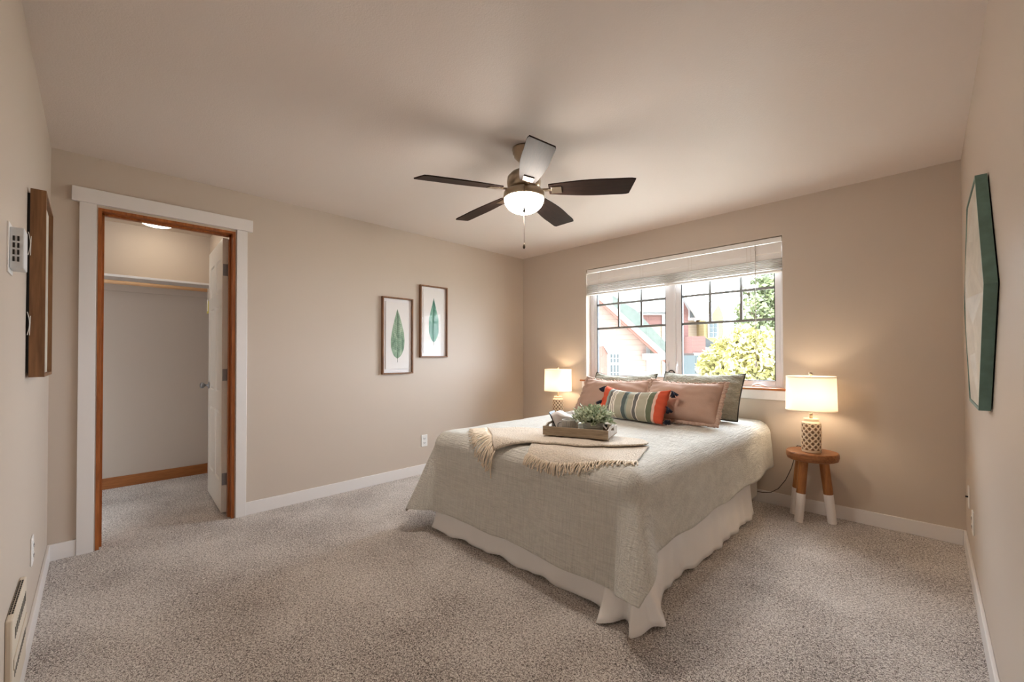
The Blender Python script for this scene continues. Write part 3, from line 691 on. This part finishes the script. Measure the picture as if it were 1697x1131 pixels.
# ------------------------------------------------------------------ pillows
def pillow(nm, label, mat, base, w_, h_, th, lean, rz, trim=None, group=None, sag=.03, seed=0, sp=0.0):
    """base = midpoint of the bottom edge; local x along width, local z up the cushion, local y through it"""
    t = thing(nm, label, 'pillow', base, rz, group)
    L = Matrix.Rotation(lean, 4, 'X')
    def P(side):
        def f(u_, v_):
            x = (u_-.5)*2; z = (v_-.5)*2
            px = 1-abs(x)**2.6; pz = 1-abs(z)**2.6
            k = (max(px, 0)*max(pz, 0))**.55
            ex = 1-.07*(1-abs(x)**2)*0-.05*(1-z*z)*abs(x)**6*0
            X = x*w_/2*(1-.035*(1-z*z)*(abs(x)**3)); Z = h_/2+z*h_/2*(1-.07*(1-x*x)*(abs(z)**3)*(1 if z > 0 else .4))
            Z -= sag*(1-x*x)*max(0, z)
            wr = .012*noise.noise(Vector((x*3+seed, z*2.5, side*3)))*k + .005*noise.noise(Vector((x*7+seed, z*4, side)))*min(1, 4*k)
            wr += .006*math.sin(z*16+seed+x*2)*max(0, abs(x)-.55)*2*min(1, 3*k)
            return L @ Vector((X, side*(th/2*k+wr), Z))
        return f
    q = MB(); q.grid(P(-1), 46, 34); q.grid(P(1), 46, 34); bmesh.ops.remove_doubles(q.bm, verts=q.bm.verts[:], dist=.0006)
    body = q.build('pillow_cover', mat, t, smooth=True)
    edge = [(i/24, 0) for i in range(24)]+[(1, i/16) for i in range(16)]+[(1-i/24, 1) for i in range(24)]+[(0, 1-i/16) for i in range(17)]
    pts = [P(-1)(*e) for e in edge]
    if trim == 'piping':
        q = MB(); q.tube(pts, .0055, 6); q.build('piping', M['pipe'], t, smooth=True)
    elif trim == 'fray':
        q = MB(); c0 = L @ Vector((0, 0, h_/2)); n_ = 260
        for i in range(n_):
            s = i/n_*(len(pts)-1); k = int(s); p = pts[k].lerp(pts[min(k+1, len(pts)-1)], s-k); o_ = (p-c0).normalized()
            tg = (pts[min(k+1, len(pts)-1)]-pts[k]).normalized(); yv = (L.to_3x3() @ Vector((0, 1, 0)))
            o2 = o_*(.018+.010*random.random())+yv*random.uniform(-.012, .012)
            q.tube([p-o_*.006, p+o2*.6+tg*.004, p+o2+tg*random.uniform(-.008, .008)], [.010, .010, .005], 5)
        q.build('frayed_edge', 'blushtrim', t, smooth=True)
    elif trim == 'tassels':
        for sx in (-1, 1):
            for v_ in (.04, .5, .96):
                p = P(-1)(.5+.5*sx, v_); q = MB(); sd = Vector((sx*1.0, -.25, -.1 if v_ > .3 else .45)).normalized(); fall = Vector((0, -.2, -1)) if v_ > .3 else Vector((sx*.8, -.3, .0))
                h0 = p+sd*.012
                q.tube([p, h0], .004, 6)
                for i in range(34):
                    d1 = (sd*.35+fall*.55+Vector((random.uniform(-.38, .38), random.uniform(-.38, .38), random.uniform(-.3, .3)))).normalized()
                    q.tube([h0, h0+d1*.012+sd*.006, h0+d1*.048+sd*.006], [.006, .005, .003], 5)
                q.build('tassel', 'navy', t, smooth=True)
    return t
ZB = .696
pillow('sage_pillow', 'sage green pillow with dark piping at the back left, half hidden behind the blush ones', 'sagep', (1.56, -.40, ZB+.01), .66, .385, .16, -math.radians(33), 0, 'piping', 'sage pillows against the window', .035, 1)
pillow('sage_pillow', 'sage green pillow with dark piping standing at the back right by the window sill', 'sagep', (2.305, -.43, ZB), .66, .415, .19, -math.radians(31), 0, 'piping', 'sage pillows against the window', .022, 5)
pillow('blush_pillow', 'dusty pink pillow with frayed edge behind the striped pillow, left one', 'blush', (1.655, -.68, ZB+.010), .66, .335, .18, -math.radians(33), -.02, 'fray', 'blush pillows with frayed edges', .03, 9)
pillow('blush_pillow', 'dusty pink pillow with frayed edge, full front showing right of striped pillow', 'blush', (2.305, -.76, ZB+.008), .59, .345, .20, -math.radians(33), -.06, 'fray', 'blush pillows with frayed edges', .022, 14)
pillow('striped_pillow', 'small orange, grey and sage striped pillow with navy tassels in front', 'stripes', (1.985, -.91, ZB), .61, .275, .17, -math.radians(26), -.12, 'tassels', None, .042, 3)

# ------------------------------------------------------------------ tray and what stands on it
TZ = .717; ANG = math.atan2(.13, .375)
tr = thing('serving_tray', 'weathered wooden serving tray standing on the throw blanket', 'tray', (1.985, -1.93, TZ), ANG)
TLn, TW, TH = .40, .245, .052
MB().box(0, TLn, 0, TW, 0, .007).build('base_panel', 'tray', tr)
for y in (0, TW-.009): MB().box(.0, TLn, y, y+.009, .007, TH).build('side_panel', 'tray', tr, bevel=.001)
for x in (0, TLn-.009):
    g = MB(); zt = TH+.012; hy0, hy1 = TW/2-.035, TW/2+.035
    g.prism([(x, .009, .007), (x, hy0, .007), (x, hy0, zt), (x, .075, zt), (x, .045, TH), (x, .009, TH)], (.009, 0, 0))
    g.prism([(x, hy1, .007), (x, TW-.009, .007), (x, TW-.009, TH), (x, TW-.045, TH), (x, TW-.075, zt), (x, hy1, zt)], (.009, 0, 0))
    g.box(x, x+.009, hy0, hy1, .007, .030); g.box(x, x+.009, hy0, hy1, .050, zt); g.build('end_panel', 'traylt', tr)
M_tray = Matrix.Translation((1.985, -1.93, TZ)) @ Matrix.Rotation(ANG, 4, 'Z')
def ont(x, y, z=.0075): return M_tray @ Vector((x, y, z))
# mug
t = thing('mug', 'grey ribbed mug with a round handle standing in the tray', 'mug', ont(.145, .062), ANG)
rf = lambda r, z, a: r+(.0020*math.sin(a*22) if .008 < z < .078 and r > .034 else 0)
q = MB(); q.lathe([(0, 0), (.034, 0), (.038, .004), (.040, .010), (.041, .040), (.041, .076), (.0405, .084), (.038, .085), (.036, .08), (.035, .012), (0, .010)], seg=104, rfun=rf); q.build('mug_body', 'mug', t, smooth=True)
q = MB(); q.tube([(-.038, 0, .066), (-.055, 0, .068), (-.068, 0, .055), (-.070, 0, .038), (-.062, 0, .022), (-.038, 0, .012)], [.0045]*6, 8); q.build('mug_handle', 'mug', t, smooth=True)
# book
t = thing('open_book', 'open book with white fanned pages and a black cover in the tray', 'book', ont(.058, .168), ANG)
q = MB(); q.prism([(-.006, -.045, 0), (-.062, -.045, .115), (-.066, -.045, .113), (-.010, -.045, 0)], (0, .10, 0)); q.build('black_cover', 'black', t)
q = MB()
for i in range(26):
    f = i/25; a0 = math.radians(114-60*f); Lp = .108+.008*math.sin(f*9)
    q.grid(lambda u_, v_: Vector((-.004+.010*f+math.cos(a0-.40*u_*f)*Lp*u_, -.05+.10*v_, .002+math.sin(a0-.40*u_*f)*Lp*u_)), 8, 2)
q.build('pages', 'paper', t, smooth=True, solid=.0012)
t = MB(); t.box(-.035, .035, -.03, .03, 0, .018); t.box(-.033, .034, -.029, .028, .0182, .034); t.box(-.034, .033, -.03, .027, .0342, .05)
o = tag(t.build('folded_napkin', 'skirt', bevel=.004, loc=ont(.205, .195)), 'small white folded cloth between the mug and planter', 'napkin'); o.rotation_euler = (0, 0, ANG)
# planter
PC = ont(.285, .120)
t = thing('potted_plant', 'bushy pale green plant in a grey ribbed metal planter', 'plant', PC, ANG)
q = MB(); rib = lambda r, z, a: (r+.0014*math.sin(z*620) if .004 < z < .066 and r > .04 else r)*(1.22 if False else 1)
prof = [(0, 0), (.050, 0)]+[(.052+.010*i/26, .002+.068*i/26) for i in range(27)]+[(.065, .071), (.064, .074), (.058, .072), (.056, .05), (0, .05)]
q.lathe(prof, seg=48, rfun=rib); po_ = q.build('planter', 'galv', t, smooth=True); po_.scale = (1.12, .85, 1)
q = MB(); q.lathe([(0, .052), (.057, .052), (.0, .058)], seg=24); o2 = q.build('soil', 'bark', t); o2.scale = (1.1, .84, 1)
lv = MB(); sm = MB()
rnd = random.Random(3)
for i in range(150):
    az = rnd.uniform(0, 2*PI); el = math.acos(rnd.uniform(-.25, 1)); Ls = rnd.uniform(.75, 1.05)
    d0 = Vector((math.sin(el)*math.cos(az)*.122, math.sin(el)*math.sin(az)*.095, math.cos(el)*.088))*Ls
    root = Vector((d0.x*.25, d0.y*.25, .058)); end = Vector((d0.x, d0.y, .085+d0.z))
    mid = root.lerp(end, .55)+Vector((0, 0, .014)); pts = [root, mid, end]; sm.tube(pts, [.0013, .001, .0008], 4)
    for k in range(7):
        f = .35+.65*k/6; b0 = root.lerp(mid, f*2) if f < .5 else mid.lerp(end, (f-.5)*2)
        dr = (end-root).normalized()+Vector((rnd.uniform(-1, 1), rnd.uniform(-1, 1), rnd.uniform(-.6, .8)))*.9; dr.normalize()
        sd = dr.cross(Vector((rnd.uniform(-1, 1), rnd.uniform(-1, 1), rnd.uniform(-1, 1)))).normalized(); nn = dr.cross(sd)
        Ll = rnd.uniform(.020, .032); ww = Ll*.26
        vs = [lv.bm.verts.new(p) for p in (b0, b0+dr*Ll*.45+sd*ww, b0+dr*Ll-nn*.003, b0+dr*Ll*.45-sd*ww, b0+dr*Ll*.5+nn*.002)]
        for a_, b_ in ((0, 1), (1, 2), (2, 3), (3, 0)): lv.bm.faces.new((vs[a_], vs[b_], vs[4]))
lv.build('foliage', 'plantleaf', t, smooth=False, fix=False); sm.build('stems', 'plantstem', t)
t = thing('brown_jar', 'small brown block with a white and black top beside the planter', 'jar', ont(.368, .085), ANG)
box('jar_body', 'brownjar', (-.014, .014, -.014, .014, 0, .052), t, .003)
q = MB(); q.box(-.008, .008, -.008, .008, .052, .066); q.build('black_cap', 'black', t, bevel=.001)
q = MB(); q.prism([(-.016, -.012, .060), (.006, -.016, .040), (.009, -.014, .046), (-.012, -.010, .068)], (0, -.004, 0)); q.build('white_tag', 'paper', t)

# ------------------------------------------------------------------ stools and lamps
def stool(nm, label, c, legs):
    t = thing(nm, label, 'stool', (c[0], c[1], 0), 0, 'wooden bedside stools')
    q = MB(); rf = lambda r, z, a: r*(1+.02*math.sin(2*a+.6)+.012*math.sin(3*a+1)) if r > .05 else r
    q.lathe([(0, .446), (.14, .446), (.150, .452), (.156, .475), (.155, .498), (.150, .505), (.05, .5055), (0, .5055)], seg=56, rfun=rf); q.build('seat', 'teak', t, smooth=False)
    for lx, ly in legs:
        lx -= c[0]; ly -= c[1]; tx, ty = lx*.60, ly*.60
        at = lambda z: (lx+(tx-lx)*z/.446, ly+(ty-ly)*z/.446, z)
        q = MB(); q.tube([at(.205), at(.446)], [.0295, .030], 20); lg = q.build('leg', 'teakz', t, smooth=False)
        q = MB(); q.tube([at(.001), at(.206)], [.027, .0305], 20); q.build('white_dipped_end', 'legwhite', lg, smooth=False)
    return t
def lamp(nm, label, c, z):
    t = thing(nm, label, 'table lamp', (c[0], c[1], z), 0, 'bedside table lamps')
    def rf(r, zz, a):
        if .018 < zz < .205 and r > .05:
            p1 = a*5+zz*75; p2 = a*5-zz*75
            return r-.0065*(abs(math.sin(p1)*math.sin(p2)))**.8+.002
        return r
    prof = [(0, 0), (.055, 0), (.058, .004), (.058, .016)]+[(.0585+.002*math.sin(PI*i/74), .018+.187*i/74) for i in range(75)]+[(.056, .212), (.050, .217), (.046, .222), (.046, .236), (.044, .240), (.0, .240)]
    q = MB(); q.lathe(prof, seg=144, rfun=rf); q.build('lamp_base', 'ceramic_c', t, smooth=False)
    q = MB(); q.tube([(0, 0, .238), (0, 0, .30)], .0105, 16); q.tube([(0, 0, .30), (0, 0, .345)], .016, 16); q.build('lamp_neck', 'nickel', t, smooth=True)
    q = MB(); r0 = .153
    q.lathe([(r0, .300), (r0-.004, .540)], seg=64); q.build('lamp_shade', 'shade', t, smooth=True)
    q = MB(); q.lathe([(r0+.001, .299), (r0+.001, .306), (r0-.003, .306), (r0-.003, .299), (r0+.001, .299)], seg=64); q.build('shade_rim', 'shade', t); q = MB(); q.lathe([(r0-.003, .535), (r0-.003, .542), (r0-.007, .542), (r0-.007, .535), (r0-.003, .535)], seg=64); q.build('shade_rim', 'shade', t, smooth=False)
    q = MB()
    for k in range(3): a = 2*PI*k/3; q.tube([(0, 0, .530), (math.cos(a)*(r0-.006), math.sin(a)*(r0-.006), .537)], .0018, 6)
    q.tube([(0, 0, .36), (0, 0, .545)], .002, 6); q.build('harp', 'nickel', t)
    q = MB(); q.lathe([(0, .541), (.008, .543), (.009, .548), (.013, .556), (.012, .566), (0, .571)], seg=20); q.build('finial', 'nickel', t, smooth=True)
    q = MB(); q.lathe([(0, .345), (.014, .347), (.016, .36), (.028, .385), (.030, .405), (.022, .425), (0, .434)], seg=20)
    q.build('bulb', emit('bulb_'+nm, (1.0, .80, .56, 1), TABLE_LAMP*30), t, smooth=True)
    return t
SR = (3.06, -.205); stool('bedside_stool', 'round brown wooden stool with white dipped legs, right of the bed', SR, [(2.99, -.285), (3.168, -.155), (2.93, -.12)])
lamp('table_lamp', 'lit lamp with woven ceramic base on the stool right of the bed', (3.062, -.232), .5058)
SL_ = (.715, -.19); stool('bedside_stool', 'wooden stool left of the bed, hidden behind it, carrying a lamp', SL_, [(.645, -.27), (.823, -.14), (.585, -.105)])
lamp('table_lamp', 'lit lamp with woven ceramic base beyond the bed, left of the window', (.715, -.19), .5058)
q = MB(); q.tube([(3.03, -.172, .5090), (2.97, -.09, .5090), (2.945, -.062, .506), (2.932, -.046, .48), (2.925, -.036, .42), (2.90, -.032, .32), (2.86, -.03, .22), (2.81, -.03, .14), (2.76, -.03, .10), (2.70, -.03, .085), (2.60, -.03, .08)], .0028, 8)
tag(q.build('lamp_cord', 'cable', smooth=True), 'thin dark cord hanging from the stool top to behind the bed', 'cord')

# ------------------------------------------------------------------ outside: neighbouring houses and trees
def EW(r, f): return Vector((CAM.x+R0.x*r+math.sin(yaw)*f, CAM.y+R0.y*r+math.cos(yaw)*f, 0))
GZ = -2.95
def house(nm, label, f, r=0, group=None):
    p = EW(r, f); return thing(nm, label, 'house', (p.x, p.y, GZ), -yaw, group)
def uz(u_, v_, f): return ((u_-848.5)*f/FPX, CAM.z-(v_-590.4)*f/FPX-GZ)   # size of a thing at distance f
g = struct(MB().box(-60, 60, .5, 90, -3.3, GZ).build('ground_exterior', 'ground'), 'pale sunlit ground outside', 'ground')
# pale pink house
F1 = 13.0; h = house('house', 'pale pink house with lap siding and a sloping grey roof edge, nearest the window', F1)
rk = [uz(1000.7, 506, F1), uz(1086, 584, F1)]; sl = (rk[1][1]-rk[0][1])/(rk[1][0]-rk[0][0])
xe, ze = uz(1076, 575, F1); xp = .3; zp = ze-sl*(xe-xp)
wl = MB(); wl.prism([(2*xp-xe, 0, 0), (xe, 0, 0), (xe, 0, ze), (xp, 0, zp), (2*xp-xe, 0, ze)], (0, 2.2, 0)); wl.build('wall', 'pinksiding', h)
box('corner_board', 'exttrim', (xe-.10, xe+.02, -.03, .1, 0, ze), h)
for sg in (1, -1):
    def rp(x, dz): xx = xp+sg*(x-xp); return (xx, zp+sl*(x-xp)+dz)
    xo = xe+.42
    for nmn, y_, dz0, dz1, mm, dep in (('rake_stripe', -.32, -.16, -.06, 'redpanel', .05), ('rake_board', -.35, -.06, .14, 'exttrim', .06)):
        a = rp(xp, dz0); b = rp(xo, dz0); c_ = rp(xo, dz1); e = rp(xp, dz1)
        MB().prism([(a[0], y_, a[1]), (b[0], y_, b[1]), (c_[0], y_, c_[1]), (e[0], y_, e[1])], (0, dep, 0)).build(nmn, mm, h)
    a = rp(xp, .0); b = rp(xo, .0); c_ = rp(xo, .16); e = rp(xp, .16)
    MB().prism([(a[0], -.30, a[1]), (b[0], -.30, b[1]), (c_[0], -.30, c_[1]), (e[0], -.30, e[1])], (0, 2.6, 0)).build('roof', 'shingle', h)
box('eave_return', 'exttrim', (xe-.25, xe+.42, -.33, -.05, ze-.42, ze-.22), h)
x0, z0 = uz(1009, 620, F1); x1, z1 = uz(1027, 587, F1)
wi = box('window', 'exttrim', (x0-.06, x1+.06, -.05, .02, z0-.3, z1+.06), h)
g = MB(); zc = (z0+z1)/2
for (a, b) in ((z0-.2, zc-.03), (zc+.03, z1)):
    for i in range(3):
        for k in range(2): g.box(x0+.04+i*(x1-x0-.04)/3, x0+i*(x1-x0-.04)/3+.095+.0, -.06, -.045, a+k*(b-a)/2+.012, a+(k+1)*(b-a)/2-.012)
g.build('pane', 'extglass', wi)
x0, z0 = uz(994, 640, 12.2); x1, z1 = uz(1006, 587, 12.2); _, zt = uz(1000, 574, 12.2)
sh = house('shed_gable', 'narrow red pointed gable standing before the pale pink house', 12.2); sh['category'] = 'shed'
MB().prism([(x0-.35, 0, 0), (x1, 0, 0), (x1, 0, z1), ((x0+x1)/2, 0, zt), (x0-.35+.1, 0, z1-.1)], (0, .6, 0)).build('gable_panel', 'redpanel', sh)
g = MB(); g.prism([(x1+.04, -.04, z1-.02), (x1+.07, -.04, z1), ((x0+x1)/2, -.04, zt+.05), ((x0+x1)/2, -.04, zt)], (0, .68, 0)); g.build('gable_trim', 'exttrim', sh)
# second house behind: grey roof slope, red and white upper walls
F2 = 17.0; h = house('house', 'house with red upper wall and pale roof behind the pink one', F2)
def rect(nmn, mm, u0, u1, v0, v1, y0_, y1_, F, par):
    a = uz(u0, v1, F); b = uz(u1, v0, F); return box(nmn, mm, (a[0], b[0], y0_, y1_, a[1], b[1]), par)
a = uz(1003, 488, F2)[0], uz(1003, 488, F2)[1]
rect('wall', 'creamsiding', 985, 1108, 541, 720, 0, 5, F2, h)
rect('red_wall', 'redsiding', 1040, 1100, 522, 541, -.02, 4, F2, h)
rect('eave_board', 'exttrim', 1036, 1104, 517, 522, -.3, 0, F2, h)
rect('corner_board', 'exttrim', 1097, 1102, 522, 640, -.06, 0, F2, h)
x0, z0 = uz(1006, 519, F2); x1, z1 = uz(1106, 470, F2)
MB().prism([(x0-2, -.3, z0), (x0-2, -.3, z0-.12), (x0-2, 4, z1-.12+1.0), (x0-2, 4, z1+1.0)], (x1-x0+2.4, 0, 0)).build('roof', 'shinglelt', h)
g = MB(); P_ = [uz(1004, 497, F2), uz(1040, 520, F2), uz(1110, 597, F2), uz(1085, 597, F2), uz(1004, 515, F2)]
g.prism([(p_[0], -1.2, p_[1]) for p_ in P_], (0, .25, 0)); g.build('lower_roof', 'shingle', h)
wi = rect('window', 'brownframe', 1075, 1108, 587, 640, -2.4, -2.2, F2, h); rect('pane', 'extglass', 1080, 1108, 590, 640, -2.46, -2.38, F2, wi)
rect('porch_rail', 'exttrim', 1070, 1110, 616, 622, -3.2, -3.0, F2, h)
# red house right of the window mullion
F3 = 21.0; h = house('house', 'red house with steep roof seen just right of the window mullion', F3)
L_ = lambda u_, v_, y_=0, F=F3: (uz(u_, v_, F)[0], y_, uz(u_, v_, F)[1])
g = MB(); g.prism([L_(1118, 700), L_(1141, 700), L_(1141, 515), L_(1131, 496), L_(1118, 515)], (0, 6, 0)); g.build('wall', 'redsiding', h)
g = MB(); g.prism([L_(1131, 492, -.4), L_(1152, 528, -.4), L_(1148, 528, -.4), L_(1131, 500, -.4)], (0, .1, 0)); g.build('rake_board', 'exttrim', h)
g = MB(); g.prism([L_(1141, 513, -.3), L_(1150, 528, -.3), L_(1141, 528, -.3)], (0, .1, 0)); g.build('gable_shade', 'shingledk', h)  # dark triangle put in as the shade below the rake
g = MB(); g.prism([L_(1131, 494, -.29), L_(1151, 528, -.29), L_(1183, 528, 2), L_(1188, 492, 5)], (0, .15, .0)); g.build('roof', 'shinglelt', h)
rect('porch_wall', 'redsiding', 1130, 1151, 560, 700, -1.2, 0, F3, h)
wi = rect('window', 'exttrim', 1131, 1148, 586, 645, -1.3, -1.2, F3, h)
g = MB()
for i in range(2):
    for k in range(3):
        a = uz(1133+i*7, 603+k*14, F3); b = uz(1138.5+i*7, 590+k*14, F3); g.box(a[0], b[0], -1.34, -1.29, a[1], b[1])
g.build('pane', 'extglass', wi)
# yellow house
F4 = 25.0; h = house('house', 'yellow gabled house beside the tree, farthest one', F4)
L4 = lambda u_, v_, y_=0: L_(u_, v_, y_, F4)
g = MB(); g.prism([L4(1167, 760), L4(1199, 760), L4(1199, 522), L4(1188, 498), L4(1167, 532)], (0, 7, 0)); g.build('wall', 'yellowsiding', h)
g = MB(); g.prism([L4(1188, 493, -.5), L4(1203, 527, -.5), L4(1199, 529, -.5), L4(1188, 501, -.5)], (0, .12, 0)); g.build('rake_board', 'exttrim', h)
g = MB(); g.prism([L4(1188, 493, -.5), L4(1163, 533, -.5), L4(1166, 536, -.5), L4(1188, 501, -.5)], (0, .12, 0)); g.build('rake_board', 'exttrim', h)
wi = rect('window', 'exttrim', 1173, 1189, 533, 561, -.12, 0, F4, h); g = MB()
for i in range(2):
    for k in range(3):
        a = uz(1175+i*6.5, 544+k*8, F4); b = uz(1180+i*6.5, 537+k*8, F4); g.box(a[0], b[0], -.16, -.1, a[1], b[1])
g.build('pane', 'extglass', wi)
rect('side_wall', 'creamsiding', 1138, 1167, 529, 760, 1, 6, F4, h); rect('eave_board', 'exttrim', 1136, 1169, 526, 530, .6, 1.2, F4, h)
g = MB(); g.prism([L4(1141, 560, -1.5), L4(1152, 578, -1.5), L4(1169, 574, -1.5), L4(1146, 560, -1.5)], (0, .3, 0)); g.build('porch_roof', 'shingledk', h)
g = MB(); g.prism([L4(1140, 574, -1.6), L4(1152, 583, -1.6), L4(1169, 577, -1.6), L4(1169, 574, -1.6), L4(1152, 578, -1.6)], (0, .15, 0)); g.build('porch_fascia', 'exttrim', h)

def tree(nm, label, f, u_, blobs, mat, nl, ls, seed):
    x = (u_-848.5)*f/FPX; p = EW(x, f); t = thing(nm, label, 'tree', (p.x, p.y, GZ), -yaw)
    rn = random.Random(seed); q = MB(); tot = sum(b[2]**2 for b in blobs)
    for (bu, bv, br) in blobs:
        cx_, cz_ = uz(bu, bv, f); cx_ -= x; R_ = br*f/FPX; cy_ = rn.uniform(-.4, .4)*R_
        for i in range(int(nl*br*br/tot)):
            d0 = Vector((rn.gauss(0, 1), rn.gauss(0, 1), rn.gauss(0, 1))).normalized()*R_*(rn.random()**.45)
            c_ = Vector((cx_, cy_, cz_))+d0; a = Vector((rn.gauss(0, 1), rn.gauss(0, 1), rn.gauss(0, 1))).normalized(); b = a.orthogonal().normalized(); b.rotate(Matrix.Rotation(rn.uniform(0, 6), 3, a)); s = ls*rn.uniform(.6, 1.3)
            e = a.cross(b)*s*.45; b = b*s
            vs = [q.bm.verts.new(v) for v in (c_-b, c_+e, c_+b, c_-e)]; q.bm.faces.new(vs)
    q.build('foliage', mat, t, fix=False)
    q = MB(); top = max(uz(b[0], b[1], f)[1] for b in blobs)
    q.tube([(0, 0, 0), (.05, 0, top*.5), (0, .05, top*.9)], [.16, .12, .04], 8)
    for (bu, bv, br) in blobs: cx_, cz_ = uz(bu, bv, f); q.tube([(0, 0, min(top*.5, cz_*.8)), (cx_-x, 0, cz_)], [.07, .02], 6)
    q.build('trunk', 'bark', t)
tree('tree', 'bright yellow green leafy tree filling the lower right of the window', 11, 1225, [(1185, 610, 32), (1220, 590, 38), (1258, 600, 40), (1200, 650, 50), (1250, 660, 50), (1168, 640, 22), (1280, 570, 22), (1232, 560, 22), (1160, 665, 30), (1300, 640, 30)], 'treeA', 16000, .085, 4)
tree('tree', 'tall airy green tree behind the bright one at the window right', 17, 1262, [(1262, 560, 26), (1270, 530, 28), (1235, 540, 18), (1282, 500, 26), (1250, 500, 18), (1265, 470, 24), (1225, 515, 10), (1290, 460, 22), (1300, 540, 30), (1240, 480, 10)], 'treeB', 4200, .13, 8)
